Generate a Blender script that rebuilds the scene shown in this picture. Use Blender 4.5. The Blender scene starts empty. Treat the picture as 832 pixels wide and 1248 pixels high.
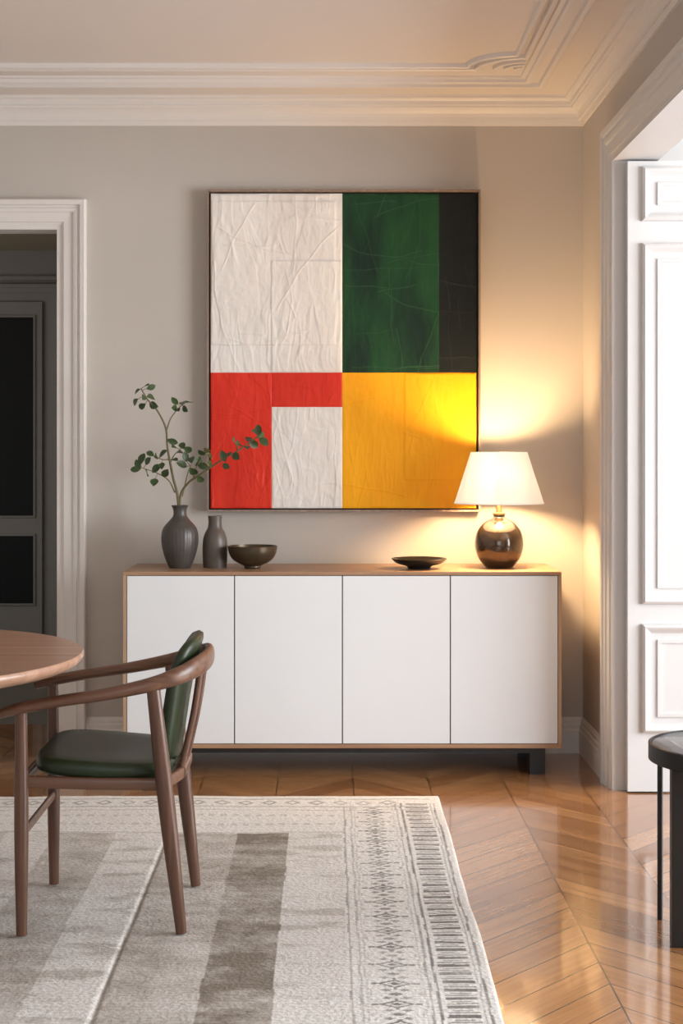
import bpy, bmesh, math, random
import numpy as np
from mathutils import Vector, Matrix
random.seed(4); rng=np.random.RandomState(7)
scene=bpy.context.scene
scene.view_settings.view_transform='Standard'
F=1830.0; CZ=1.28

# ---------------------------------------------------------------- materials
def new_mat(name):
    m=bpy.data.materials.new(name); m.use_nodes=True
    nt=m.node_tree; b=nt.nodes['Principled BSDF']; return m,nt,b
def N(nt,t,**k):
    n=nt.nodes.new(t)
    for a,v in k.items(): setattr(n,a,v)
    return n
def math_n(nt,op,a,b=None,c=None):
    n=nt.nodes.new('ShaderNodeMath'); n.operation=op
    for i,v in enumerate((a,b,c)):
        if v is None: continue
        if isinstance(v,(int,float)): n.inputs[i].default_value=v
        else: nt.links.new(v,n.inputs[i])
    return n.outputs[0]
def mix_col(nt,fac,a,b,bt='MIX'):
    n=nt.nodes.new('ShaderNodeMix'); n.data_type='RGBA'; n.blend_type=bt
    for i,v in ((0,fac),(6,a),(7,b)):
        if isinstance(v,(int,float)): n.inputs[i].default_value=v
        elif isinstance(v,tuple): n.inputs[i].default_value=(v[0],v[1],v[2],1)
        else: nt.links.new(v,n.inputs[i])
    return n.outputs[2]
def simple(name,col,rough=0.5,metal=0.0,var=0.06,scale=8,bump=0.0,bscale=200,coat=0.0,spec=0.5):
    m,nt,b=new_mat(name)
    tc=N(nt,'ShaderNodeTexCoord'); no=N(nt,'ShaderNodeTexNoise'); no.inputs['Scale'].default_value=scale
    no.inputs['Detail'].default_value=4
    nt.links.new(tc.outputs['Object'],no.inputs['Vector'])
    lo=tuple(c*(1-var) for c in col); hi=tuple(min(1,c*(1+var)) for c in col)
    nt.links.new(mix_col(nt,no.outputs['Fac'],lo,hi),b.inputs['Base Color'])
    b.inputs['Roughness'].default_value=rough; b.inputs['Metallic'].default_value=metal
    b.inputs['Coat Weight'].default_value=coat; b.inputs['Specular IOR Level'].default_value=spec
    if bump>0:
        n2=N(nt,'ShaderNodeTexNoise'); n2.inputs['Scale'].default_value=bscale; n2.inputs['Detail'].default_value=5
        nt.links.new(tc.outputs['Object'],n2.inputs['Vector'])
        bp=N(nt,'ShaderNodeBump'); bp.inputs['Strength'].default_value=bump; bp.inputs['Distance'].default_value=0.002
        nt.links.new(n2.outputs['Fac'],bp.inputs['Height']); nt.links.new(bp.outputs[0],b.inputs['Normal'])
    return m
def wood(name,c1,c2,rough=0.4,axis='X',coat=0.1,sc=1.0):
    m,nt,b=new_mat(name)
    tc=N(nt,'ShaderNodeTexCoord'); mp=N(nt,'ShaderNodeMapping')
    s={'X':(2*sc,45*sc,45*sc),'Y':(45*sc,2*sc,45*sc),'Z':(45*sc,45*sc,2*sc)}[axis]
    mp.inputs['Scale'].default_value=s
    nt.links.new(tc.outputs['Object'],mp.inputs['Vector'])
    no=N(nt,'ShaderNodeTexNoise'); no.inputs['Scale'].default_value=1; no.inputs['Detail'].default_value=6; no.inputs['Distortion'].default_value=0.6
    nt.links.new(mp.outputs[0],no.inputs['Vector'])
    r=N(nt,'ShaderNodeValToRGB'); r.color_ramp.elements[0].position=0.3; r.color_ramp.elements[1].position=0.72
    r.color_ramp.elements[0].color=(*c1,1); r.color_ramp.elements[1].color=(*c2,1)
    nt.links.new(no.outputs['Fac'],r.inputs[0]); nt.links.new(r.outputs[0],b.inputs['Base Color'])
    b.inputs['Roughness'].default_value=rough; b.inputs['Coat Weight'].default_value=coat
    bp=N(nt,'ShaderNodeBump'); bp.inputs['Strength'].default_value=0.15; bp.inputs['Distance'].default_value=0.001
    nt.links.new(no.outputs['Fac'],bp.inputs['Height']); nt.links.new(bp.outputs[0],b.inputs['Normal'])
    return m

M_wall=simple('wall_paint',(0.55,0.51,0.465),0.8,var=0.04,scale=2.5,bump=0.15,bscale=90)
M_trimw=simple('trim_paint',(0.76,0.73,0.70),0.45,var=0.02)
M_ceil=simple('ceiling_paint',(0.73,0.69,0.65),0.8,var=0.02,scale=2)
M_white=simple('white_door_paint',(0.66,0.665,0.67),0.4,var=0.02)
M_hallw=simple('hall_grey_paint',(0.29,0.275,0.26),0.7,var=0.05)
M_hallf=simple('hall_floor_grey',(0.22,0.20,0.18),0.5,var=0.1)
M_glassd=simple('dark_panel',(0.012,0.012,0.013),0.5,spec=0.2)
M_lacq=simple('white_lacquer',(0.76,0.78,0.80),0.45,var=0.015)
M_oak=wood('oak_veneer',(0.28,0.155,0.085),(0.44,0.265,0.155),0.45,'X')
M_oakz=wood('oak_veneer_vert',(0.36,0.23,0.14),(0.50,0.34,0.22),0.45,'Z')
M_walX=wood('walnut_x',(0.090,0.040,0.023),(0.21,0.10,0.058),0.38,'X')
M_walZ=wood('walnut_z',(0.075,0.033,0.020),(0.165,0.078,0.046),0.38,'Z')
M_table=wood('table_wood',(0.32,0.175,0.11),(0.48,0.29,0.20),0.35,'X',sc=0.6)
M_black=simple('black_metal',(0.008,0.008,0.009),0.4)
M_gap=simple('shadow_gap_board',(0.02,0.018,0.016),0.8)
M_leather=simple('green_leather',(0.018,0.030,0.012),0.38,var=0.25,scale=14,bump=0.3,bscale=260,coat=0.0,spec=0.4)
M_vase=simple('dark_ceramic',(0.066,0.058,0.052),0.38,var=0.25,scale=25,bump=0.3,bscale=60)
M_vase2=simple('taupe_ceramic',(0.10,0.080,0.068),0.4,var=0.2,scale=25)
M_bowl=simple('bronze_bowl',(0.09,0.070,0.045),0.30,metal=0.6,var=0.3,scale=20)
M_blackc=simple('black_ceramic',(0.012,0.011,0.010),0.3)
M_lampb=simple('lamp_bronze_glaze',(0.060,0.042,0.028),0.17,metal=0.6,var=0.3,scale=10,coat=0.6)
M_brass=simple('aged_brass',(0.35,0.22,0.10),0.3,metal=0.9)
M_leaf=simple('leaf_green',(0.040,0.078,0.024),0.42,var=0.35,scale=30)
M_twig=simple('twig_bark',(0.14,0.12,0.06),0.7,var=0.2,scale=30)
M_frame=wood('frame_wood',(0.20,0.14,0.105),(0.34,0.25,0.20),0.5,'Z')
M_stooltop=simple('stool_top_satin',(0.13,0.13,0.14),0.25,var=0.1,coat=0.3)

m,nt,b=new_mat('lamp_shade_linen'); nt.nodes.remove(b)
out=nt.nodes['Material Output']
d=N(nt,'ShaderNodeBsdfDiffuse'); d.inputs[0].default_value=(0.80,0.79,0.77,1)
t=N(nt,'ShaderNodeBsdfTranslucent'); t.inputs[0].default_value=(0.44,0.47,0.50,1)
mx=N(nt,'ShaderNodeMixShader'); mx.inputs[0].default_value=0.4
e=N(nt,'ShaderNodeEmission'); e.inputs[0].default_value=(1,0.84,0.66,1); e.inputs[1].default_value=0.32
ad=N(nt,'ShaderNodeAddShader')
nt.links.new(d.outputs[0],mx.inputs[1]); nt.links.new(t.outputs[0],mx.inputs[2])
nt.links.new(mx.outputs[0],ad.inputs[0]); nt.links.new(e.outputs[0],ad.inputs[1]); nt.links.new(ad.outputs[0],out.inputs[0])
M_shade=m
# chevron parquet
m,nt,b=new_mat('chevron_parquet')
tc=N(nt,'ShaderNodeTexCoord'); sp=N(nt,'ShaderNodeSeparateXYZ'); nt.links.new(tc.outputs['Object'],sp.inputs[0])
W=0.29; PW=0.15
X=math_n(nt,'SUBTRACT',sp.outputs[0],0.675)
tri=math_n(nt,'PINGPONG',X,W)
v=math_n(nt,'ADD',sp.outputs[1],math_n(nt,'MULTIPLY',tri,1.1))
vv=math_n(nt,'DIVIDE',v,PW)
pid=math_n(nt,'FLOOR',vv); fr=math_n(nt,'FRACT',vv)
col=math_n(nt,'FLOOR',math_n(nt,'DIVIDE',X,W))
cb=N(nt,'ShaderNodeCombineXYZ'); nt.links.new(pid,cb.inputs[0]); nt.links.new(col,cb.inputs[1])
wn=N(nt,'ShaderNodeTexWhiteNoise'); wn.noise_dimensions='3D'; nt.links.new(cb.outputs[0],wn.inputs['Vector'])
cg=N(nt,'ShaderNodeCombineXYZ')
nt.links.new(math_n(nt,'MULTIPLY',v,45.0),cg.inputs[0]); nt.links.new(math_n(nt,'MULTIPLY',tri,4.0),cg.inputs[1])
nt.links.new(math_n(nt,'MULTIPLY',wn.outputs['Value'],40.0),cg.inputs[2])
gn=N(nt,'ShaderNodeTexNoise'); gn.inputs['Scale'].default_value=1; gn.inputs['Detail'].default_value=6; gn.inputs['Distortion'].default_value=0.8
nt.links.new(cg.outputs[0],gn.inputs['Vector'])
rp=N(nt,'ShaderNodeValToRGB'); cr=rp.color_ramp
cr.elements[0].position=0.22; cr.elements[0].color=(0.235,0.098,0.036,1)
cr.elements[1].position=0.78; cr.elements[1].color=(0.50,0.255,0.108,1)
mixv=math_n(nt,'ADD',math_n(nt,'MULTIPLY',gn.outputs['Fac'],0.66),math_n(nt,'MULTIPLY',wn.outputs['Value'],0.34))
nt.links.new(mixv,rp.inputs[0])
e1=math_n(nt,'MINIMUM',fr,math_n(nt,'SUBTRACT',1.0,fr)); e1=math_n(nt,'MULTIPLY',e1,PW*0.68)
e2=math_n(nt,'MINIMUM',tri,math_n(nt,'SUBTRACT',W,tri))
ed=math_n(nt,'MINIMUM',e1,e2)
line=math_n(nt,'LESS_THAN',ed,0.0019)
nt.links.new(mix_col(nt,math_n(nt,'MULTIPLY',line,0.88),rp.outputs[0],(0.035,0.014,0.007)),b.inputs['Base Color'])
rr=math_n(nt,'ADD',0.10,math_n(nt,'MULTIPLY',gn.outputs['Fac'],0.16)); nt.links.new(rr,b.inputs['Roughness'])
b.inputs['Coat Weight'].default_value=0.8; b.inputs['Coat Roughness'].default_value=0.07
bp=N(nt,'ShaderNodeBump'); bp.inputs['Strength'].default_value=0.45; bp.inputs['Distance'].default_value=0.002
hh=math_n(nt,'SUBTRACT',math_n(nt,'ADD',math_n(nt,'MULTIPLY',gn.outputs['Fac'],0.25),math_n(nt,'MULTIPLY',wn.outputs['Value'],0.3)),line)
nt.links.new(hh,bp.inputs['Height']); nt.links.new(bp.outputs[0],b.inputs['Normal'])
M_floor=m
# rug (woven pattern stored as colour attribute)
m,nt,b=new_mat('woven_rug')
at=N(nt,'ShaderNodeAttribute'); at.attribute_name='Col'
tc=N(nt,'ShaderNodeTexCoord')
no=N(nt,'ShaderNodeTexNoise'); no.inputs['Scale'].default_value=90; no.inputs['Detail'].default_value=3
nt.links.new(tc.outputs['Object'],no.inputs['Vector'])
rp=N(nt,'ShaderNodeValToRGB'); rp.color_ramp.elements[0].color=(0.78,0.77,0.76,1); rp.color_ramp.elements[1].color=(1,1,1,1)
rp.color_ramp.elements[0].position=0.3; rp.color_ramp.elements[1].position=0.65
nt.links.new(no.outputs['Fac'],rp.inputs[0])
nt.links.new(mix_col(nt,1.0,at.outputs['Color'],rp.outputs[0],'MULTIPLY'),b.inputs['Base Color'])
b.inputs['Roughness'].default_value=0.95; b.inputs['Specular IOR Level'].default_value=0.15
bp=N(nt,'ShaderNodeBump'); bp.inputs['Strength'].default_value=0.8; bp.inputs['Distance'].default_value=0.004
nt.links.new(no.outputs['Fac'],bp.inputs['Height']); nt.links.new(bp.outputs[0],b.inputs['Normal'])
M_rug=m

# ---------------------------------------------------------------- geometry helpers
def empty(name,loc):
    o=bpy.data.objects.new(name,None); o.location=loc; o.empty_display_size=0.1
    scene.collection.objects.link(o); return o
def finish(o,parent):
    scene.collection.objects.link(o)
    if parent is not None:
        o.parent=parent; o.matrix_parent_inverse=Matrix.Translation(-Vector(parent.location))
    return o
def mesh_obj(name,verts,faces,mat,parent=None,smooth=False,autos=None):
    me=bpy.data.meshes.new(name); me.from_pydata([tuple(v) for v in verts],[],faces); me.update()
    bm=bmesh.new(); bm.from_mesh(me); bmesh.ops.recalc_face_normals(bm,faces=bm.faces); 
    if autos is not None:
        for e in bm.edges:
            if len(e.link_faces)==2 and e.calc_face_angle(0)>autos: e.smooth=False
    bm.to_mesh(me); bm.free()
    me.materials.append(mat)
    if smooth or autos is not None:
        me.polygons.foreach_set('use_smooth',[True]*len(me.polygons))
    return finish(bpy.data.objects.new(name,me),parent)
def box(name,x0,x1,y0,y1,z0,z1,mat,parent=None,bev=0.0,seg=2):
    vs=[(x,y,z) for x in (x0,x1) for y in (y0,y1) for z in (z0,z1)]
    fs=[(0,1,3,2),(4,6,7,5),(0,4,5,1),(2,3,7,6),(0,2,6,4),(1,5,7,3)]
    o=mesh_obj(name,vs,fs,mat,parent)
    if bev>0:
        md=o.modifiers.new('bevel','BEVEL'); md.width=bev; md.segments=seg
    return o
def boxes(name,lst,mat,parent=None):
    vs=[];fs=[]
    for (x0,x1,y0,y1,z0,z1) in lst:
        k=len(vs)
        vs+=[(x,y,z) for x in (x0,x1) for y in (y0,y1) for z in (z0,z1)]
        fs+=[tuple(k+i for i in f) for f in [(0,1,3,2),(4,6,7,5),(0,4,5,1),(2,3,7,6),(0,2,6,4),(1,5,7,3)]]
    return mesh_obj(name,vs,fs,mat,parent)
def lathe(name,prof,c,mat,parent=None,seg=64,autos=0.7,ripple=None):
    vs=[];fs=[]
    n=len(prof)
    for i in range(seg):
        a=2*math.pi*i/seg
        for (r,z) in prof:
            rr=r*(1+(ripple(a,z) if ripple else 0)); vs.append((c[0]+rr*math.cos(a),c[1]+rr*math.sin(a),c[2]+z))
    for i in range(seg):
        j=(i+1)%seg
        for k in range(n-1): fs.append((i*n+k,j*n+k,j*n+k+1,i*n+k+1))
    o=mesh_obj(name,vs,fs,mat,parent)
    bm=bmesh.new(); bm.from_mesh(o.data); bmesh.ops.remove_doubles(bm,verts=bm.verts,dist=1e-5)
    bmesh.ops.dissolve_degenerate(bm,edges=bm.edges,dist=1e-6)
    bmesh.ops.recalc_face_normals(bm,faces=bm.faces)
    for e in bm.edges:
        if len(e.link_faces)==2 and e.calc_face_angle(0)>autos: e.smooth=False
    bm.to_mesh(o.data); bm.free()
    o.data.polygons.foreach_set('use_smooth',[True]*len(o.data.polygons))
    return o
def catmull(P,n):
    P=[Vector(p) for p in P]; Q=[P[0]*2-P[1]]+P+[P[-1]*2-P[-2]]
    out=[]
    for i in range(1,len(Q)-2):
        for k in range(n):
            t=k/n; p0,p1,p2,p3=Q[i-1:i+3]
            out.append(0.5*((2*p1)+(p2-p0)*t+(2*p0-5*p1+4*p2-p3)*t*t+(3*p1-p0-3*p2+p3)*t**3))
    out.append(P[-1].copy()); return out
def smooth_prof(P,n=6):
    return [(max(0,p.x),p.y) for p in catmull([(a,b,0) for a,b in P],n)]
def sweep(name,P,R,mat,parent=None,up=(0,0,1),seg=16,n=8,ret=False,expo=2.0):
    pts=catmull(P,n) if n>1 else [Vector(p) for p in P]
    rad=catmull([(r[0],r[1],0) for r in R],n) if n>1 else [Vector((r[0],r[1],0)) for r in R]
    vs=[];fs=[];L=len(pts); up=Vector(up)
    for i,p in enumerate(pts):
        T=(pts[min(i+1,L-1)]-pts[max(i-1,0)]).normalized()
        S=T.cross(up).normalized(); U=S.cross(T)
        for k in range(seg):
            a=2*math.pi*k/seg; ca,sa=math.cos(a),math.sin(a)
            q=2/expo
            x=math.copysign(abs(ca)**q,ca)*rad[i].x; y=math.copysign(abs(sa)**q,sa)*rad[i].y
            vs.append(p+S*x+U*y)
    for i in range(L-1):
        for k in range(seg):
            k2=(k+1)%seg; fs.append((i*seg+k,i*seg+k2,(i+1)*seg+k2,(i+1)*seg+k))
    fs.append(tuple(range(seg))); fs.append(tuple((L-1)*seg+k for k in range(seg)))
    if ret: return vs,fs
    return mesh_obj(name,vs,fs,mat,parent,autos=0.9)
def moulding(name,path,closed,prof,origin,U,V,Nn,mat,parent=None):
    U,V,Nn,O=Vector(U),Vector(V),Vector(Nn),Vector(origin)
    P=[Vector((p[0],p[1])) for p in path]; n=len(P); vs=[];fs=[]; K=len(prof)
    for i in range(n):
        ns=[]
        if closed or i>0:
            d=(P[i]-P[i-1]).normalized(); ns.append(Vector((-d.y,d.x)))
        if closed or i<n-1:
            d=(P[(i+1)%n]-P[i]).normalized(); ns.append(Vector((-d.y,d.x)))
        if len(ns)==2: mm=(ns[0]+ns[1])/max(0.2,(1+ns[0].dot(ns[1])))
        else: mm=ns[0]
        for (o,h) in prof:
            q=P[i]+mm*o; vs.append(O+U*q.x+V*q.y+Nn*h)
    rngi=n if closed else n-1
    for i in range(rngi):
        j=(i+1)%n
        for k in range(K):
            k2=(k+1)%K
            fs.append((i*K+k,j*K+k,j*K+k2,i*K+k2))
    if not closed:
        fs.append(tuple(range(K))); fs.append(tuple((n-1)*K+k for k in range(K)))
    return mesh_obj(name,vs,fs,mat,parent)
def slab(name,outline,layers,mapf,mat,parent=None):
    vs=[];fs=[];n=len(outline)
    vs.append(mapf(0,0,layers[0][1]))
    for (s,w) in layers:
        for (u,v) in outline: vs.append(mapf(u*s,v*s,w))
    vs.append(mapf(0,0,layers[-1][1]))
    for k in range(n): fs.append((0,1+k,1+(k+1)%n))
    for l in range(len(layers)-1):
        for k in range(n):
            a=1+l*n; fs.append((a+k,a+(k+1)%n,a+n+(k+1)%n,a+n+k))
    a=1+(len(layers)-1)*n; e=len(vs)-1
    for k in range(n): fs.append((e,a+k,a+(k+1)%n))
    return mesh_obj(name,vs,fs,mat,parent,autos=1.2)
def superell(hx,hy,e=4,n=72):
    o=[]
    for i in range(n):
        a=2*math.pi*i/n; c,s=math.cos(a),math.sin(a)
        o.append((math.copysign(abs(c)**(2/e),c)*hx,math.copysign(abs(s)**(2/e),s)*hy))
    return o
def vnoise(x,y,scale,seed,oct=3):
    out=np.zeros_like(x); amp=1;tot=0
    for k in range(oct):
        r=np.random.RandomState(seed+k*17).rand(256,256)
        xx=x*scale*(2**k)+1000; yy=y*scale*(2**k)+1000
        xi=np.floor(xx).astype(int); yi=np.floor(yy).astype(int)
        fx=xx-xi; fy=yy-yi; fx=fx*fx*(3-2*fx); fy=fy*fy*(3-2*fy)
        g=lambda a,b: r[a%256,b%256]
        out+=amp*((g(xi,yi)*(1-fx)+g(xi+1,yi)*fx)*(1-fy)+(g(xi,yi+1)*(1-fx)+g(xi+1,yi+1)*fx)*fy)
        tot+=amp; amp*=0.5
    return out/tot
def grid_faces(nu,nv):
    i=np.arange(nu-1)[:,None]; j=np.arange(nv-1)[None,:]
    a=(i*nv+j); f=np.stack([a,a+nv,a+nv+1,a+1],-1).reshape(-1,4); return f
def grid_obj(name,co,nu,nv,mat,parent=None,smooth=True):
    me=bpy.data.meshes.new(name); f=grid_faces(nu,nv)
    me.vertices.add(len(co)); me.vertices.foreach_set('co',co.astype(np.float32).ravel())
    me.loops.add(f.size); me.loops.foreach_set('vertex_index',f.ravel().astype(np.int32))
    me.polygons.add(len(f)); me.polygons.foreach_set('loop_start',np.arange(0,f.size,4,dtype=np.int32))
    try: me.polygons.foreach_set('loop_total',np.full(len(f),4,dtype=np.int32))
    except Exception: pass
    me.polygons.foreach_set('use_smooth',[smooth]*len(f))
    me.update(calc_edges=True); me.validate(); me.materials.append(mat)
    return finish(bpy.data.objects.new(name,me),parent)

# ---------------------------------------------------------------- room shell
YB=6.35; XR=1.076; XL=-2.6; YR=-1.5; H=2.76; T=0.12
box('floor',XL-0.2,4.2,YR-0.2,7.0,-0.1,0.0,M_floor)
box('floor_hall',-3.7,-0.98,7.0,10.0,-0.1,0.0,M_hallf)
box('ceiling',XL-0.2,4.2,YR-0.2,YB+0.12,H,H+0.1,M_ceil)
DX0,DX1,DZ=-2.08,-1.128,2.228
boxes('wall_back',[(XL-0.2,DX0,YB,YB+T,0,H),(DX1,XR+0.15,YB,YB+T,0,H),(DX0,DX1,YB,YB+T,DZ,H)],M_wall)
box('wall_left',XL-0.15,XL,YR,YB,0,H,M_wall)
OY0,OY1,OZ=1.4,5.66,2.38; RT=0.15
boxes('wall_right',[(XR,XR+RT,YR,OY0,0,H),(XR,XR+RT,OY1,YB,0,H),(XR,XR+RT,OY0,OY1,OZ,H)],M_wall)
WX0,WX1,WZ0,WZ1=-1.3,0.95,0.35,2.45
boxes('wall_rear',[(XL-0.15,WX0,YR-T,YR,0,H),(WX1,4.1,YR-T,YR,0,H),(WX0,WX1,YR-T,YR,0,WZ0),(WX0,WX1,YR-T,YR,WZ1,H)],M_wall)
def window(name,axis,a0,a1,z0,z1,p):
    w=empty(name,(0,0,0)); L=[]
    def bx(a,b,c,d,th=0.05):
        if axis=='y': L.append((a,b,p-th/2,p+th/2,c,d))
        else: L.append((p-th/2,p+th/2,a,b,c,d))
    bx(a0,a0+0.06,z0,z1); bx(a1-0.06,a1,z0,z1); bx(a0+0.06,a1-0.06,z0,z0+0.06); bx(a0+0.06,a1-0.06,z1-0.06,z1)
    mid=(a0+a1)/2; bx(mid-0.03,mid+0.03,z0+0.06,z1-0.06)
    boxes('sash',L,M_white,w)
window('added_window_rear','y',WX0,WX1,WZ0,WZ1,YR-0.06)  # unseen window, added to frame the fill light behind the camera
SX=4.0
SY0,SY1=1.6,4.9
boxes('wall_side_room_right',[(SX,SX+0.12,YR,SY0,0,H),(SX,SX+0.12,SY1,7.0,0,H),(SX,SX+0.12,SY0,SY1,0,0.3),(SX,SX+0.12,SY0,SY1,2.5,H)],M_white)
box('wall_side_room_back',XR+0.15,SX+0.12,6.35,6.47,0,H,M_white)
window('window_2','x',SY0,SY1,0.3,2.5,SX+0.06)
# hall beyond left doorway
HZ=2.58
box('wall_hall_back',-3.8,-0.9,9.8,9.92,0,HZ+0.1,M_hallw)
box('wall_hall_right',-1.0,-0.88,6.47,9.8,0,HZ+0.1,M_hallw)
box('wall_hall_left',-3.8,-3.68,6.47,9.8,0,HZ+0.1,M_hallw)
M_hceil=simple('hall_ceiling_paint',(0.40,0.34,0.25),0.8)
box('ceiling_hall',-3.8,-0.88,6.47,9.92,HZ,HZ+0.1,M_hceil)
casing=[(0,0),(0,0.012),(0.012,0.018),(0.06,0.020),(0.066,0.027),(0.09,0.030),(0.098,0.038),(0.117,0.038),(0.12,0.030),(0.12,0)]
hd=empty('door_hall',(-2.3,9.75,0))
moulding('casing',[(-2.86,0),(-2.86,2.24),(-1.86,2.24),(-1.86,0)],False,[(a,b) for a,b in casing],(0,9.8,0),(1,0,0),(0,0,1),(0,-1,0),M_hallw,hd)
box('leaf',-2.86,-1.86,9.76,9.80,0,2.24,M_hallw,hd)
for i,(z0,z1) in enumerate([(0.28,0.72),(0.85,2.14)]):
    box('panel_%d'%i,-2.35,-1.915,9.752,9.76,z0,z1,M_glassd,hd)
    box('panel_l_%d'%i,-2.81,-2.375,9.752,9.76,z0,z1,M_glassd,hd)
    for (a,bb) in ((-2.35,-1.915),(-2.81,-2.375)):
        moulding('panel_mould',[(a,z0),(bb,z0),(bb,z1),(a,z1)],True,[(-0.015,0),(-0.012,0.01),(0.0,0.012),(0.004,0)],(0,9.76,0),(1,0,0),(0,0,1),(0,-1,0),M_hallw,hd)
boxes('trim_hall_picture_rail',[(-3.6,-1.0,9.775,9.8,2.385,2.41)],M_hallw)
cas=[(0,0),(0,0.010),(0.010,0.014),(0.013,0.020),(0.050,0.022),(0.055,0.030),(0.068,0.034),(0.072,0.028),(0.080,0.028),(0.084,0.040),(0.102,0.042),(0.107,0.036),(0.107,0)]
moulding('trim_1',[(DX0,0),(DX0,DZ),(DX1,DZ),(DX1,0)],False,cas,(0,YB,0),(1,0,0),(0,0,1),(0,-1,0),M_trimw)
boxes('trim_2',[(DX1-0.018,DX1,YB-0.008,YB+T,0,DZ),(DX0,DX0+0.018,YB-0.008,YB+T,0,DZ),(DX0+0.018,DX1-0.018,YB-0.008,YB+T,DZ-0.018,DZ)],M_trimw)
moulding('trim_3',[(OY0,0),(OY0,OZ),(OY1,OZ),(OY1,0)],False,[(a*1.15,b*0.75) for a,b in cas],(XR,0,0),(0,1,0),(0,0,1),(-1,0,0),M_white)
boxes('trim_4',[(XR-0.01,XR+RT+0.01,OY1-0.016,OY1,0,OZ),(XR-0.01,XR+RT+0.01,OY0,OY0+0.016,0,OZ),(XR-0.01,XR+RT+0.01,OY0+0.016,OY1-0.016,OZ-0.016,OZ)],M_white)
dl=empty('door_1',(1.6,5.6,0))
LX0,LX1=1.115,2.05
boxes('leaf',[(LX0,LX1,5.595,5.635,0.006,2.355)],M_white,dl)
pm=[(0,0),(0.004,0.016),(0.012,0.022),(0.020,0.017),(0.030,0.006),(0.034,0.003),(0.034,0)]
pm2=[(0,0),(0,0.007),(0.012,0.007),(0.012,0)]
for (z0,z1) in [(2.13,2.335),(0.704,2.05),(0.225,0.632)]:
    a,bb=1.165,2.0
    moulding('panel_mould',[(a,z0),(bb,z0),(bb,z1),(a,z1)],True,pm,(0,5.595,0),(1,0,0),(0,0,1),(0,-1,0),M_white,dl)
    moulding('panel_mould_inner',[(a+.06,z0+.06),(bb-.06,z0+.06),(bb-.06,z1-.06),(a+.06,z1-.06)],True,pm2,(0,5.595,0),(1,0,0),(0,0,1),(0,-1,0),M_white,dl)
lathe('door_knob',[(0,0),(0.02,0),(0.02,0.01),(0.01,0.015),(0.01,0.03),(0,0.03)],(1.97,5.58,1.0),M_brass,dl,seg=20)
crown=[(0,0),(0,0.112),(0.010,0.112),(0.013,0.100),(0.014,0.092),(0.022,0.092),(0.024,0.080),(0.030,0.066),(0.042,0.053),(0.056,0.046),(0.057,0.038),(0.066,0.036),(0.068,0.022),(0.076,0.014),(0.086,0.012),(0.088,0)]
moulding('trim_crown',[(XL,YR),(XR,YR),(XR,YB),(XL,YB)],True,crown,(0,0,H),(1,0,0),(0,1,0),(0,0,-1),M_trimw)
moulding('trim_crown_side',[(XR+RT,YR),(SX,YR),(SX,YB),(XR+RT,YB)],True,crown,(0,0,H),(1,0,0),(0,1,0),(0,0,-1),M_white)
fr1=[(0,0),(0.0,0.018),(0.010,0.026),(0.026,0.026),(0.030,0.010),(0.062,0.009),(0.064,0.022),(0.078,0.026),(0.088,0.022),(0.090,0.009),(0.108,0.008),(0.110,0)]
moulding('trim_ceiling_frame',[(-2.38,-1.2),(0.87,-1.2),(0.87,6.05),(-2.38,6.05)],True,fr1,(0,0,H),(1,0,0),(0,1,0),(0,0,-1),M_trimw)
thin=[(0,0),(0.001,0.016),(0.008,0.020),(0.015,0.016),(0.017,0)]
ax0,ax1,ay0,ay1=-2.2,0.748,-1.0,5.80
def arc(cx,cy,r,a0,a1,n=9): return [(cx+r*math.cos(math.radians(a0+(a1-a0)*i/n)),cy+r*math.sin(math.radians(a0+(a1-a0)*i/n))) for i in range(n+1)]
for k,off in enumerate((0.0,0.036)):
    x0,x1,y0,y1=ax0+off,ax1-off,ay0+off,ay1-off
    r=0.17
    path=arc(x1,y0,r,180,90)+arc(x1,y1,r,270,180)+arc(x0,y1,r,360,270)+arc(x0,y0,r,90,0)
    moulding('trim_ceiling_line_%d'%k,path,True,thin,(0,0,H),(1,0,0),(0,1,0),(0,0,-1),M_trimw)
for (cx,cy,s) in ((ax1,ay1,180),(ax0,ay1,270),(ax1,ay0,90),(ax0,ay0,0)):
    for k,r in enumerate((0.035,0.075,0.115)):
        moulding('trim_ceiling_scroll_%d'%k,arc(cx,cy,r,s,s+90,10),False,[(0,0),(0.002,0.014),(0.012,0.016),(0.015,0)],(0,0,H),(1,0,0),(0,1,0),(0,0,-1),M_trimw)
bb=[(0,0),(0.020,0),(0.020,0.095),(0.016,0.102),(0.016,0.118),(0.011,0.124),(0.011,0.136),(0.004,0.150),(0,0.150)]
moulding('baseboard_back',[(XR,OY1+0.125),(XR,YB),(DX1+0.107,YB)],False,bb,(0,0,0),(1,0,0),(0,1,0),(0,0,1),M_trimw)
moulding('baseboard_left',[(DX0-0.107,YB),(XL,YB),(XL,YR),(XR,YR),(XR,OY0-0.125)],False,bb,(0,0,0),(1,0,0),(0,1,0),(0,0,1),M_trimw)

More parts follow.
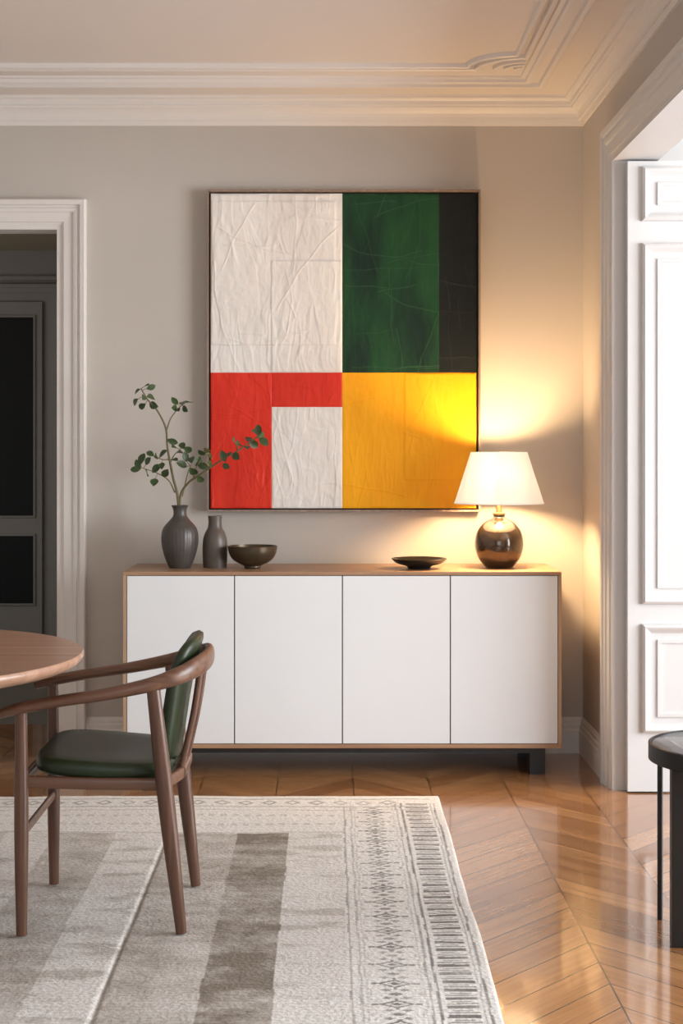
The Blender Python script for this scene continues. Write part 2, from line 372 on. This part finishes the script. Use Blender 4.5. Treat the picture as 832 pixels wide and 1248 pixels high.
# ---------------------------------------------------------------- sideboard
SB=empty('sideboard',(0.055,6.1,0))
sx0,sx1,sy0,sy1,sz0,sz1=-0.806,0.916,5.90,6.325,0.106,0.80
tk=0.014
box('top_board',sx0,sx1,sy0,sy1,sz1-tk,sz1,M_oak,SB,0.0015)
box('bottom_board',sx0,sx1,sy0,sy1,sz0,sz0+0.016,M_oak,SB,0.0015)
box('side_l',sx0,sx0+0.013,sy0,sy1,sz0+0.016,sz1-tk,M_oakz,SB)
box('side_r',sx1-0.013,sx1,sy0,sy1,sz0+0.016,sz1-tk,M_oakz,SB)
box('carcass',sx0+0.013,sx1-0.013,sy0+0.03,sy1,sz0+0.016,sz1-tk,M_gap,SB)
ww=(sx1-sx0-0.026)
for i in range(4):
    a=sx0+0.013+ww*i/4; c=sx0+0.013+ww*(i+1)/4
    box('door_%d'%i,a+0.0022,c-0.0022,sy0+0.002,sy0+0.022,sz0+0.0185,sz1-tk-0.0025,M_lacq,SB,0.001)
L=[(-0.744,-0.683,5.915,5.955,0,0.085),(-0.744,-0.683,6.25,6.29,0,0.085),(0.793,0.854,5.915,5.955,0,0.085),(0.793,0.854,6.25,6.29,0,0.085)]
boxes('legs',L,M_black,SB)
boxes('base_rails',[(-0.744,0.854,5.915,5.955,0.085,sz0),(-0.744,0.854,6.25,6.29,0.085,sz0),(-0.744,-0.704,5.955,6.25,0.085,sz0),(0.814,0.854,5.955,6.25,0.085,sz0)],M_black,SB)

# ---------------------------------------------------------------- painting
PT=empty('abstract_painting',(0.064,6.32,1.69))
px=lambda u:(u-400)/290.3
pz=lambda w:CZ-(w-548)/290.3
fx0,fx1,fz0,fz1=px(252),px(585),pz(623.5),pz(231.5)
ft=0.008
boxes('frame',[(fx0,fx0+ft,6.290,6.345,fz0,fz1),(fx1-ft,fx1,6.290,6.345,fz0,fz1),(fx0+ft,fx1-ft,6.290,6.345,fz0,fz0+ft),(fx0+ft,fx1-ft,6.290,6.345,fz1-ft,fz1)],M_frame,PT)
box('backing',fx0+ft,fx1-ft,6.33,6.345,fz0+ft,fz1-ft,M_gap,PT)
def paint_mat(name,col,col2,scr,rough=0.42):
    m,nt,b=new_mat(name); at=N(nt,'ShaderNodeAttribute'); at.attribute_name='Scr'
    tc=N(nt,'ShaderNodeTexCoord'); no=N(nt,'ShaderNodeTexNoise'); no.inputs['Scale'].default_value=4; no.inputs['Detail'].default_value=6
    mp=N(nt,'ShaderNodeMapping'); mp.inputs['Scale'].default_value=(1.8,1,0.5)
    nt.links.new(tc.outputs['Object'],mp.inputs[0]); nt.links.new(mp.outputs[0],no.inputs['Vector'])
    rp=N(nt,'ShaderNodeValToRGB'); rp.color_ramp.elements[0].position=0.38; rp.color_ramp.elements[1].position=0.66
    rp.color_ramp.elements[0].color=(*col,1); rp.color_ramp.elements[1].color=(*col2,1)
    nt.links.new(no.outputs['Fac'],rp.inputs[0])
    nt.links.new(mix_col(nt,at.outputs['Fac'],rp.outputs[0],scr),b.inputs['Base Color'])
    b.inputs['Roughness'].default_value=rough; b.inputs['Specular IOR Level'].default_value=0.3
    n2=N(nt,'ShaderNodeTexNoise'); n2.inputs['Scale'].default_value=1; n2.inputs['Detail'].default_value=6
    mp2=N(nt,'ShaderNodeMapping'); mp2.inputs['Scale'].default_value=(90,90,16); nt.links.new(tc.outputs['Object'],mp2.inputs[0]); nt.links.new(mp2.outputs[0],n2.inputs['Vector'])
    bp=N(nt,'ShaderNodeBump'); bp.inputs['Strength'].default_value=0.45; bp.inputs['Distance'].default_value=0.0015
    nt.links.new(n2.outputs['Fac'],bp.inputs['Height']); nt.links.new(bp.outputs[0],b.inputs['Normal'])
    return m
P_white=paint_mat('paint_white',(0.80,0.76,0.71),(0.87,0.84,0.80),(0.76,0.70,0.62))
P_green=paint_mat('paint_green',(0.002,0.018,0.009),(0.009,0.070,0.018),(0.04,0.14,0.05),0.45)
P_black=paint_mat('paint_black',(0.003,0.005,0.004),(0.006,0.009,0.007),(0.02,0.025,0.02),0.5)
P_red=paint_mat('paint_red',(0.66,0.028,0.012),(0.78,0.042,0.016),(0.58,0.020,0.010),0.5)
P_yel=paint_mat('paint_yellow',(0.93,0.39,0.003),(0.98,0.45,0.004),(0.84,0.33,0.002),0.5)
def patch(name,u0,u1,w0,w1,mat,seed,nst=12,amp=0.0016,vert=0.7,steps=(),wd=0.0028,scr=0.5,crum=0.0):
    x0,x1,z1,z0=px(u0),px(u1),pz(w0),pz(w1)
    r=np.random.RandomState(seed); st=0.0026
    nu=max(8,int((x1-x0)/st)); nv=max(8,int((z1-z0)/st))
    xs=np.linspace(x0,x1,nu); zs=np.linspace(z0,z1,nv); A,B=np.meshgrid(xs,zs,indexing='ij'); A=A.ravel();B=B.ravel()
    h=(vnoise(A*1.0,B*0.35,30,seed,3)-0.5)*0.0022
    if crum>0:
        wx=(vnoise(A,B,6,seed+5,2)-0.5)*0.05
        n1=vnoise(A*1.0+wx,B*0.16,30,seed+1,2); n2=vnoise(A+wx,B*0.22,14,seed+2,2)
        h+=crum*(np.clip(1-np.abs(n1-0.5)*12,0,1)**1.5*0.7+np.clip(1-np.abs(n2-0.5)*20,0,1)*0.8)*np.clip(vnoise(A,B,6,seed+8,2)*2.4-0.8,0,1)
        h+=crum*1.3*(vnoise(A*0.7+wx,B*0.4,60,seed+9,3)-0.5)
        # overlapping plaster plates with crisp, torn edges
        for q_,(sx_,sz_) in enumerate(((9,2.5),(5,5),(14,3.5))):
            pn=vnoise(A*sx_/9+wx,B*sz_/9,9,seed+40+q_,2)+0.03*vnoise(A,B,60,seed+60+q_,2)
            h+=crum*0.55/(1+np.exp(-(pn-0.52)/0.006))
    S=np.zeros_like(A)
    for k in range(nst):
        cx=r.uniform(x0,x1); cz=r.uniform(z0,z1); ang=(math.pi/2 if r.rand()<vert else 0)+r.normal(0,0.25); lnn=r.uniform(0.06,0.5)*min(0.5,(z1-z0)*1.4); cu=r.normal(0,1.6)
        t=np.linspace(-lnn,lnn,46); an=ang+cu*t+0.25*np.sin(t*40+r.rand()*6)*(0.4)
        dx=np.cumsum(np.cos(an))*(t[1]-t[0]); dz=np.cumsum(np.sin(an))*(t[1]-t[0])
        lx=cx+dx-dx[23]; lz=cz+dz-dz[23]
        msk=(A>lx.min()-.02)&(A<lx.max()+.02)&(B>lz.min()-.02)&(B<lz.max()+.02)
        if not msk.any(): continue
        a_,b_=A[msk],B[msk]; dd=np.full(a_.shape,9.0)
        for i in range(45):
            ex,ez=lx[i+1]-lx[i],lz[i+1]-lz[i]; q=((a_-lx[i])*ex+(b_-lz[i])*ez)/(ex*ex+ez*ez+1e-12); q=np.clip(q,0,1)
            dd=np.minimum(dd,np.hypot(a_-lx[i]-q*ex,b_-lz[i]-q*ez))
        g=np.exp(-(dd/wd)**2)*r.uniform(0.5,1.0)
        h[msk]+=amp*g; S[msk]=np.maximum(S[msk],g)
    for (su,sw0,sw1,hh,side) in steps:
        sx=px(su); w=vnoise(B,B*0,20,seed+3,2)*0.004
        inside=(B<pz(sw0))&(B>pz(sw1))
        sm=1/(1+np.exp(-(A-sx-w)*side/0.0012)); h+=np.where(inside,hh*sm,0)
    edge=np.minimum(np.minimum(A-x0,x1-A),np.minimum(B-z0,z1-B)); h=h*np.clip(edge/0.006,0,1)
    co=np.stack([A,6.312-np.clip(h,-0.002,0.011),B],-1)
    o=grid_obj(name,co,nu,nv,mat,PT)
    at=o.data.attributes.new('Scr','FLOAT','POINT'); at.data.foreach_set('value',np.clip(S*scr,0,1).astype(np.float32))
    return o
patch('white_block',256.5,417,235.5,454,P_white,11,14,0.0020,0.7,steps=[(330,318,454,0.0036,1),(408,245,420,0.0020,-1)],scr=0.25,crum=0.0025)
patch('green_block',417,535,235.5,454,P_green,22,22,0.0007,0.4,wd=0.0014,scr=0.55,crum=0.0010)
patch('black_block',535,580.5,235.5,454,P_black,33,7,0.0008,0.7,wd=0.002,scr=0.7)
patch('red_block',256.5,331,454,619.5,P_red,44,6,0.0016,0.8,crum=0.0018,scr=0.3)
patch('red_bar',331,417,454,496,P_red,45,5,0.0014,0.6,crum=0.0014,scr=0.3)
patch('white_square',331,417,496,619.5,P_white,55,6,0.002,0.85,scr=0.2,crum=0.0026)
patch('yellow_block',417,580.5,454,619.5,P_yel,66,8,0.0012,0.6,steps=[(492,454,585,0.0022,1)],scr=0.35,crum=0.0011)

# ---------------------------------------------------------------- table lamp
LM=empty('table_lamp',(0.693,6.10,0.80)); c=(0.693,6.10,0.80)
lathe('base',smooth_prof([(0,0.0),(0.045,0.0),(0.062,0.010),(0.088,0.048),(0.099,0.095),(0.090,0.145),(0.062,0.182),(0.032,0.198),(0.022,0.206),(0.022,0.213),(0,0.213)],5),c,M_lampb,LM)
lathe('neck',[(0.020,0.212),(0.026,0.216),(0.026,0.222),(0.012,0.226),(0.010,0.262),(0.016,0.264),(0.016,0.30),(0,0.30)],c,M_brass,LM,seg=32)
rb,rt,zb,zt=0.181,0.114,0.262,0.470
lathe('shade',[(rb,zb),(rt,zt),(rt-0.003,zt),(rb-0.003,zb),(rb,zb)],c,M_shade,LM,seg=96)
lathe('shade_ring',[(rb+0.001,zb-0.001),(rb+0.001,zb+0.004),(rb-0.004,zb+0.004),(rb-0.004,zb-0.001),(rb+0.001,zb-0.001)],c,M_shade,LM,seg=96)
vs=[];fs=[]
for k in range(3):
    a=2*math.pi*k/3+0.3
    p,f=sweep('',[(c[0],c[1],c[2]+zt-0.03),(c[0]+(rt-0.002)*math.cos(a),c[1]+(rt-0.002)*math.sin(a),c[2]+zt-0.008)],[(0.0015,0.0015)]*2,None,seg=6,n=1,ret=True)
    o=len(vs); vs+=p; fs+=[tuple(o+i for i in q) for q in f]
mesh_obj('spider',vs,fs,M_brass,LM)
M_bulb,nt,b=new_mat('bulb_glass'); b.inputs['Emission Color'].default_value=(1,0.72,0.42,1); b.inputs['Emission Strength'].default_value=12
lathe('bulb',smooth_prof([(0,0.405),(0.018,0.398),(0.028,0.375),(0.022,0.345),(0.014,0.32),(0.013,0.30)],4),c,M_bulb,LM,seg=32)
ld=bpy.data.lights.new('bulb_light','POINT'); ld.energy=44; ld.color=(1,0.64,0.32); ld.shadow_soft_size=0.055
lo=bpy.data.objects.new('bulb_light',ld); lo.location=(c[0],c[1]-0.075,c[2]+0.375); scene.collection.objects.link(lo)
lo.parent=LM; lo.matrix_parent_inverse=Matrix.Translation(-Vector(LM.location))

# ---------------------------------------------------------------- vases, bowls
VX,VY=-0.603,6.10
VP=empty('vase_with_branches',(VX,VY,0.80))
prof=smooth_prof([(0,0.0),(0.038,0.0),(0.046,0.006),(0.066,0.06),(0.075,0.115),(0.068,0.160),(0.040,0.195),(0.028,0.212),(0.027,0.235),(0.035,0.254)],6)+[(0.031,0.254),(0.023,0.235),(0.024,0.210),(0.03,0.18),(0,0.15)]
lathe('vase',prof,(VX,VY,0.80),M_vase,VP,seg=96,ripple=lambda a,z:0.010*math.sin(a*30) if 0.02<z<0.19 else 0)
def wp(u,w,y=VY): 
    s=F/y; return Vector(((u-400)/s,y,CZ-(w-548)/s))
base=Vector((VX,VY,0.90))
br=[ [base,wp(217,610),wp(210,578,6.09),wp(204,545,6.07),wp(202,522,6.06),wp(192,501,6.05),wp(180,487,6.03),wp(172,474,6.02)],
     [wp(203,524,6.06),wp(208,510,6.09),wp(218,497,6.11),wp(226,491,6.12)],
     [base,wp(219,610),wp(228,590,6.08),wp(246,577,6.05),wp(268,562,6.02),wp(292,548,6.0),wp(314,532,5.99)],
     [wp(213,600),wp(205,585,6.06),wp(190,576,6.03),wp(172,570,6.01)],
     [wp(207,565,6.08),wp(212,555,6.11),wp(222,545,6.13)],
     [wp(236,583,6.07),wp(240,568,6.10),wp(250,553,6.12)],
     [wp(205,560,6.08),wp(198,560,6.04),wp(188,556,6.02)],
     [wp(222,605),wp(228,580,6.12),wp(232,568,6.14)],
     [wp(290,549,6.0),wp(288,542,5.98),wp(284,538,5.97)]]
vs=[];fs=[];allp=[]
for i,p in enumerate(br):
    L=len(p); r0=0.0060 if i in (0,2) else 0.0034
    R=[(r0*(1-0.6*k/(L-1)),)*2 for k in range(L)]
    a,f=sweep('',p,R,None,up=(0,1,0.01),seg=8,n=6,ret=True); o=len(vs); vs+=a; fs+=[tuple(o+j for j in q) for q in f]
    allp+=[q for q in catmull(p,6) if q.z>1.08]
leafpx=[(178,470),(167,477),(165,490),(173,495),(184,484),(184,472),(175,484),(187,494),(213,489),(222,491),(230,490),(217,499),(225,498),(213,497),
 (168,566),(165,572),(180,562),(190,571),(179,576),(173,559),(190,556),(198,553),(188,587),(201,577),(197,567),(183,553),
 (213,560),(222,543),(213,545),(229,548),(222,566),(226,557),(210,538),(219,551),(246,552),(252,549),(241,562),(256,556),(244,584),(256,566),(236,575),(247,568),(233,560),
 (285,536),(291,541),(279,553),(287,556),(272,556),(311,526),(318,531),(309,541),(321,538),(303,535),(315,524),(300,545),(275,568)]
lv=[];lf=[]
for (u,w) in leafpx:
    t0=wp(u,w,6.08); near=min(allp,key=lambda q:(Vector((q.x,0,q.z))-Vector((t0.x,0,t0.z))).length)
    tip=wp(u,w,near.y+random.uniform(-0.03,0.03))
    dr=(tip-near); 
    if dr.length<0.012: dr=Vector((random.uniform(-1,1),random.uniform(-.4,.4),random.uniform(0,1)))
    dr=dr.normalized(); dr=(dr+Vector((random.uniform(-.3,.3),random.uniform(-.3,.3),random.uniform(-.3,.3)))).normalized()
    Ln=random.uniform(0.038,0.052); Wd=Ln*random.uniform(0.28,0.36)
    st=tip-dr*Ln*0.5
    a,f=sweep('',[near,(near+st)/2+Vector((0,0,0.002)),st+dr*0.004],[(0.0012,0.0012)]*3,None,up=(0.02,1,0.03),seg=5,n=2,ret=True); o=len(vs); vs+=a; fs+=[tuple(o+j for j in q) for q in f]
    nrm=Vector((random.uniform(-.6,.6),-1,random.uniform(-.2,.9))); S=dr.cross(nrm).normalized(); Nn=S.cross(dr).normalized()
    o=len(lv)
    prof_=[(0,0.0),(0.15,0.45),(0.35,0.88),(0.6,1.0),(0.82,0.7),(1.0,0.0)]
    for (t,wd) in prof_:
        cpt=st+dr*(t*Ln)+Nn*(-0.15*Ln*t*t)
        lv.append(cpt); lv.append(cpt+S*Wd*wd+Nn*Wd*wd*0.35); lv.append(cpt-S*Wd*wd+Nn*Wd*wd*0.35)
    for k in range(5):
        a0=o+k*3; b0=a0+3
        lf.append((a0,a0+1,b0+1,b0)); lf.append((a0,b0,b0+2,a0+2))
mesh_obj('branches',vs,fs,M_twig,VP,autos=1.5)
mesh_obj('leaves',lv,lf,M_leaf,VP,smooth=True)
BV=empty('bottle_vase',(-0.462,6.12,0.80))
prof=smooth_prof([(0,0),(0.042,0),(0.048,0.006),(0.051,0.06),(0.049,0.110),(0.041,0.140),(0.030,0.162),(0.027,0.185),(0.029,0.210)],5)+[(0.025,0.210),(0.023,0.18),(0,0.12)]
lathe('bottle_body',prof,(-0.462,6.12,0.80),M_vase2,BV,seg=64)
BW=empty('bowl',(-0.307,6.08,0.80))
prof=[(0,0.002),(0.030,0.0),(0.034,0.004),(0.034,0.010)]+smooth_prof([(0.045,0.014),(0.078,0.034),(0.095,0.060),(0.101,0.090)],5)+[(0.097,0.091)]+smooth_prof([(0.092,0.062),(0.074,0.038),(0.04,0.020),(0,0.016)],5)
lathe('bowl_body',prof,(-0.307,6.08,0.80),M_bowl,BW,seg=80)
PL=empty('shallow_dish',(0.366,6.06,0.80))
prof=[(0,0.0),(0.045,0.0),(0.048,0.008)]+smooth_prof([(0.055,0.012),(0.090,0.022),(0.113,0.040)],5)+[(0.110,0.042)]+smooth_prof([(0.088,0.028),(0.05,0.018),(0,0.016)],5)
lathe('dish_body',prof,(0.366,6.06,0.80),M_blackc,PL,seg=80)

# ---------------------------------------------------------------- dining chair
CH=empty('dining_chair',(-0.59,4.15,0.012)); cy=4.15; g=0.0138
def leg(name,pt,pb,r0,r1,rm=None):
    pt=Vector(pt);pb=Vector(pb); mid=(pt+pb)/2
    sweep(name,[pt,mid,pb],[(r0,r0),(rm or (r0+r1)/2,)*2,(r1,r1)],M_walZ,CH,up=(0,1,0),seg=18,n=6,expo=2.3)
for s,nm in ((-1,'near'),(1,'far')):
    leg('front_leg_'+nm,(-0.802,cy+s*0.228,0.60),(-0.800,cy+s*0.232,g),0.0150,0.0140,0.0185)
    leg('rear_leg_'+nm,(-0.458,cy+s*0.222,0.655),(-0.385,cy+s*0.214,g),0.018,0.0145,0.0225)
half=[(-0.855,-0.236,0.592),(-0.80,-0.236,0.607),(-0.70,-0.238,0.625),(-0.58,-0.238,0.643),(-0.46,-0.228,0.667),(-0.385,-0.19,0.688),(-0.342,-0.11,0.704)]
P=[(x,cy+y,z) for x,y,z in half]+[(-0.330,cy,0.708)]+[(x,cy-y,z) for x,y,z in reversed(half)]
Rh=[(0.020,0.012),(0.025,0.015),(0.023,0.015),(0.021,0.016),(0.020,0.019),(0.018,0.024),(0.015,0.028)]
R=Rh+[(0.014,0.028)]+Rh[::-1]
sweep('arm_rail',P,R,M_walX,CH,up=(0,0,1),seg=20,n=8,expo=2.4)
out=superell(0.183,0.225,5,80)
lay=[(0.0,-0.022),(0.6,-0.022),(0.955,-0.022),(0.985,-0.016),(1.0,-0.004),(1.0,0.004),(0.988,0.014),(0.965,0.020),(0.93,0.023),(0.7,0.026),(0.35,0.025),(0.1,0.025)]
def seatmap(u,v,w):
    k=1-0.10*max(0,(u/0.183))
    z=0.440+w-0.010*((1-(v/0.225)**2))*(1 if w>0 else 0)*(1-min(1,abs(u/0.183)**2)) - 0.012*(u/0.183)
    return (-0.600+u,cy+v*k,z)
slab('seat',out,lay,seatmap,M_leather,CH)
rz=0.412
def rail(nm,a,b,h=0.016,t=0.010): sweep(nm,[a,((a[0]+b[0])/2,(a[1]+b[1])/2,(a[2]+b[2])/2-0.001),b],[(t,h)]*3,M_walX,CH,up=(0,0,1),seg=16,n=3,expo=4)
for s,nm in ((-1,'near'),(1,'far')):
    rail('seat_rail_'+nm,(-0.80,cy+s*0.222,rz),(-0.435,cy+s*0.213,rz-0.010))
    rail('seat_rail_curve_'+nm,(-0.435,cy+s*0.213,rz-0.010),(-0.395,cy+s*0.09,rz-0.003))
rail('seat_rail_front',(-0.80,cy-0.222,rz),(-0.80,cy+0.222,rz))
rail('seat_rail_rear',(-0.395,cy-0.10,rz-0.003),(-0.395,cy+0.10,rz-0.003))
sweep('front_stretcher',[(-0.80,cy-0.228,0.275),(-0.80,cy,0.275),(-0.80,cy+0.228,0.275)],[(0.008,0.013)]*3,M_walX,CH,seg=12,n=4)
for s,nm in ((-1,'near'),(1,'far')):
    sweep('back_spindle_'+nm,[(-0.345,cy+s*0.075,0.700),(-0.366,cy+s*0.078,0.56),(-0.400,cy+s*0.085,rz-0.005)],[(0.016,0.009),(0.015,0.009),(0.013,0.009)],M_walZ,CH,up=(1,0,0),seg=14,n=5,expo=3)
out=superell(0.165,0.174,4.2,80)
lay=[(0.0,-0.018),(0.5,-0.018),(0.9,-0.018),(0.97,-0.012),(1.0,0.0),(0.97,0.013),(0.9,0.019),(0.7,0.021),(0.35,0.022),(0.1,0.022)]
def padmap(u,v,w):
    zc=0.600+v
    xc=-0.400+0.16*(v)-0.95*u*u
    if v>0.06: xc+=1.2*(v-0.06)**2
    return (xc-w,cy+u*(0.92+0.5*max(-0.12,v)),zc)
slab('backrest_pad',out,lay,padmap,M_leather,CH)

# ---------------------------------------------------------------- dining table
TB=empty('round_dining_table',(-1.27,3.96,0.0)); tc_=(-1.27,3.96,0)
lathe('table_top',[(0,0.700),(0.56,0.700),(0.595,0.706),(0.612,0.716),(0.618,0.726),(0.618,0.734),(0.614,0.740),(0,0.740)],tc_,M_table,TB,seg=128)
lathe('pedestal',smooth_prof([(0.24,0.026),(0.22,0.039),(0.09,0.06),(0.055,0.12),(0.05,0.4),(0.06,0.62),(0.16,0.698)],6)+[(0,0.70)],tc_,M_walZ,TB,seg=64)
lathe('foot',[(0,g),(0.25,g),(0.25,0.026),(0.24,0.030),(0,0.030)],tc_,M_walZ,TB,seg=64)

# ---------------------------------------------------------------- side table (right)
ST=empty('round_side_table',(1.070,3.97,0)); s_=(1.070,3.97,0)
lathe('top_disc',[(0,0.500),(0.205,0.500),(0.212,0.497),(0.212,0.490),(0,0.490)],s_,M_stooltop,ST,seg=96)
lathe('rim',[(0.216,0.502),(0.220,0.500),(0.220,0.458),(0.214,0.455),(0,0.455),(0,0.489),(0.2125,0.489),(0.2125,0.502),(0.216,0.502)],s_,M_black,ST,seg=96)
for i,(lx,ly,lr) in enumerate([(0.903,4.09,0.0075),(1.237,4.09,0.0075)]):
    lathe('leg_%d'%i,[(0,0),(lr,0),(lr,0.457),(0,0.457)],(lx,ly,0),M_black,ST,seg=20)
box('slab_leg',0.882,1.258,3.855,3.885,0,0.457,M_black,ST,0.003)

# ---------------------------------------------------------------- rug
rx0,rx1,ry0,ry1=-2.1,0.40,2.45,5.52
st=0.0040; nu=int((rx1-rx0)/st); nv=int((ry1-ry0)/st)
xs=np.linspace(rx0,rx1,nu); ys=np.linspace(ry0,ry1,nv); A,B=np.meshgrid(xs,ys,indexing='ij'); A=A.ravel();B=B.ravel()
h=0.0035+0.0095*vnoise(A,B,3.6,5,3)
edge=np.minimum(np.minimum(A-rx0,rx1-A),np.minimum(B-ry0,ry1-B))
seam=np.exp(-((A+0.53)/0.006)**2)*0.005*(B<5.1)
Z=np.maximum(0.0004,(h-seam)*np.clip(edge/0.006,0,1)**0.5+0.0005)
white=np.array([0.80,0.79,0.775]); mid=np.array([0.49,0.46,0.425]); dark=np.array([0.26,0.23,0.195]); lin=np.array([0.11,0.10,0.095])
jx=(vnoise(A,B,9,71,2)-0.5)*0.008; jy=(vnoise(A,B,9,91,2)-0.5)*0.008
a=A+jx; b_=B+jy
t=np.zeros_like(A)
wear=vnoise(A,B,14,31,4); fine=vnoise(A,B,70,41,2); big=vnoise(A,B,2.2,51,2); strk=vnoise(A*0.25,B,26,131,3); mot=vnoise(A,B,34,151,3)
fld=(b_<4.98)&(a<0.045)
def band(x0,x1,v): 
    global t
    msk=fld&(a>=x0)&(a<x1)
    seg=np.floor((b_+x0*3.1)/0.26).astype(int); rr=np.random.RandomState(int(abs(x0)*100)+3).rand(64)
    t=np.where(msk,v*(0.75+0.5*rr[seg%64]),t)
band(-0.13,0.045,0.07); band(-0.30,-0.13,0.80); band(-0.42,-0.30,0.34); band(-0.53,-0.42,0.40); band(-0.70,-0.53,0.03); band(-0.90,-0.70,0.32); band(-1.06,-0.90,0.05); band(-1.3,-1.06,0.42); band(-1.5,-1.3,0.08); band(-1.8,-1.5,0.4)
t=t*np.clip(0.1+0.9*wear+0.9*strk+0.6*(mot-0.5),0.1,1.3)
t=np.maximum(t,np.clip((strk-0.52)*1.6+(wear-0.5)*0.8,0,0.35)*fld)
lat=np.abs(np.sin(a*62+1.2*np.sin(b_*31))*np.sin(b_*44+1.2*np.sin(a*27)))
t=np.where(fld&(lat<0.14)&(wear>0.46)&(a<-0.13),np.clip(t+0.11,0,1),t)
k=np.zeros_like(A)
def ln(mask,v):
    global k
    k=np.maximum(k,np.where(mask,v,0))
def vl(x,w,v,m=None): ln((np.abs(a-x)<w)&(True if m is None else m),v)
for x,w,v in ((0.055,0.003,.6),(0.078,0.0025,.45),(0.090,0.002,.3),(0.226,0.002,.3),(0.240,0.003,.6),(0.258,0.0035,.85),(0.372,0.0035,.8),(0.360,0.002,.55)): vl(x,w,v,b_<5.40)
per=0.056; ph=(b_%per)/per
ln((a>0.272)&(a<0.350)&(b_<5.40)&(ph<0.34),0.95)
ln((a>0.272)&(a<0.350)&(b_<5.40)&(np.abs(ph-0.55)<0.07),0.75)
ln((a>0.285)&(a<0.335)&(b_<5.40)&(np.abs(ph-0.78)<0.07),0.65)
per=0.13; q=((b_%per)-per/2); dx=a-0.158
dm=np.abs(dx)/0.042+np.abs(q)/0.026
mb=b_<5.36
ln(mb&(np.abs(dm-0.85)<0.17),0.9); ln(mb&(dm<0.38),0.95)
ln(mb&(np.abs(dx)<0.005)&(np.abs(q)>0.024)&(np.abs(q)<0.036),0.85)
ln(mb&(np.abs(np.abs(dx)-0.050)<0.008)&(np.abs(q)<0.006),0.85)
ln(mb&((np.abs(np.abs(dx)-0.022)/0.014+np.abs(np.abs(q)-0.040)/0.009)<1),0.75)
ln(mb&((np.abs(dx)/0.018+np.abs(np.abs(q)-0.062)/0.008)<1),0.8)
ln(mb&(np.abs(np.abs(dx)-0.060)<0.003)&(np.abs(np.abs(q)-0.065)<0.012),0.4)
for y,w,v in ((5.465,0.005,.65),(5.35,0.006,.55),(5.30,0.004,.4)): ln((np.abs(b_-y)<w)&(a<0.36),v)
px_=((a%0.085)-0.0425); dq=np.abs(px_)/0.03+np.abs(b_-5.41)/0.035
ln((np.abs(dq-0.8)<0.25)&(a<0.25),0.6)
ln((np.abs(b_-4.99)<0.005)&(a<0.05),.4)
for y in (5.10,5.22): ln((np.abs(b_-y)<0.014)&(a<0.04)&(((a*24)%1)<0.5),.28)
k=k*np.clip(0.48+0.9*(wear-0.2)+0.3*fine,0.25,1)
T_=t[:,None]; C=np.where(T_<0.5,white+(mid-white)*(T_*2),mid+(dark-mid)*np.clip((T_-0.5)*2,0,1))
C=C*(1-k[:,None]*0.9)+lin*k[:,None]*0.9
C=C*(0.93+0.12*big[:,None])
# woven ribs
C=C*(0.965+0.035*np.sign(np.sin(B*2*math.pi/0.0165))[:,None])
C=np.where((edge<0.006)[:,None],np.array([0.62,0.58,0.53]),C)
wob=(vnoise(B,B*0,2.5,15,2)-0.5)*0.02
AX=A+wob*np.clip((A-0.2)/0.2,0,1)
BY=B+(vnoise(A,A*0,2.5,16,2)-0.5)*0.015*np.clip((B-5.3)/0.2,0,1)
rug=grid_obj('area_rug',np.stack([AX,BY,Z],-1),nu,nv,M_rug)
ca=rug.data.color_attributes.new('Col','FLOAT_COLOR','POINT')
ca.data.foreach_set('color',np.concatenate([C,np.ones((len(C),1))],1).astype(np.float32).ravel())

# ---------------------------------------------------------------- lights
def area(name,loc,rot,sx,sy,energy,col):
    l=bpy.data.lights.new(name,'AREA'); l.shape='RECTANGLE'; l.size=sx; l.size_y=sy; l.energy=energy; l.color=col
    o=bpy.data.objects.new(name,l); o.location=loc; o.rotation_euler=rot; scene.collection.objects.link(o); return o
area('fill_light_rear',(-0.175,YR-0.11,1.4),(math.radians(90),0,0),2.2,2.05,34,(0.92,0.96,1.0))  # added soft fill from behind the camera, set in the added window
area('window_light_side',(SX+0.11,(SY0+SY1)/2,1.4),(math.radians(90),0,math.radians(90)),SY1-SY0,2.15,330,(0.95,0.975,1.0))
area('fill_light_hall',(-3.6,8.2,1.5),(math.radians(90),0,math.radians(-90)),1.2,1.5,12,(1.0,0.90,0.78))  # added fill to brighten the dim hall; its left wall has no window
w=bpy.data.worlds.new('world'); scene.world=w; w.use_nodes=True
w.node_tree.nodes['Background'].inputs[0].default_value=(0.8,0.9,1,1); w.node_tree.nodes['Background'].inputs[1].default_value=0.6

# ---------------------------------------------------------------- camera
cd=bpy.data.cameras.new('camera'); cam=bpy.data.objects.new('camera',cd); scene.collection.objects.link(cam)
cam.location=(0,0,CZ); cam.rotation_euler=(math.radians(90),0,0)
cd.sensor_fit='VERTICAL'; cd.sensor_height=36; cd.lens=F/1248*36
cd.shift_x=16/1248; cd.shift_y=-76/1248; cd.clip_start=0.05
scene.camera=cam
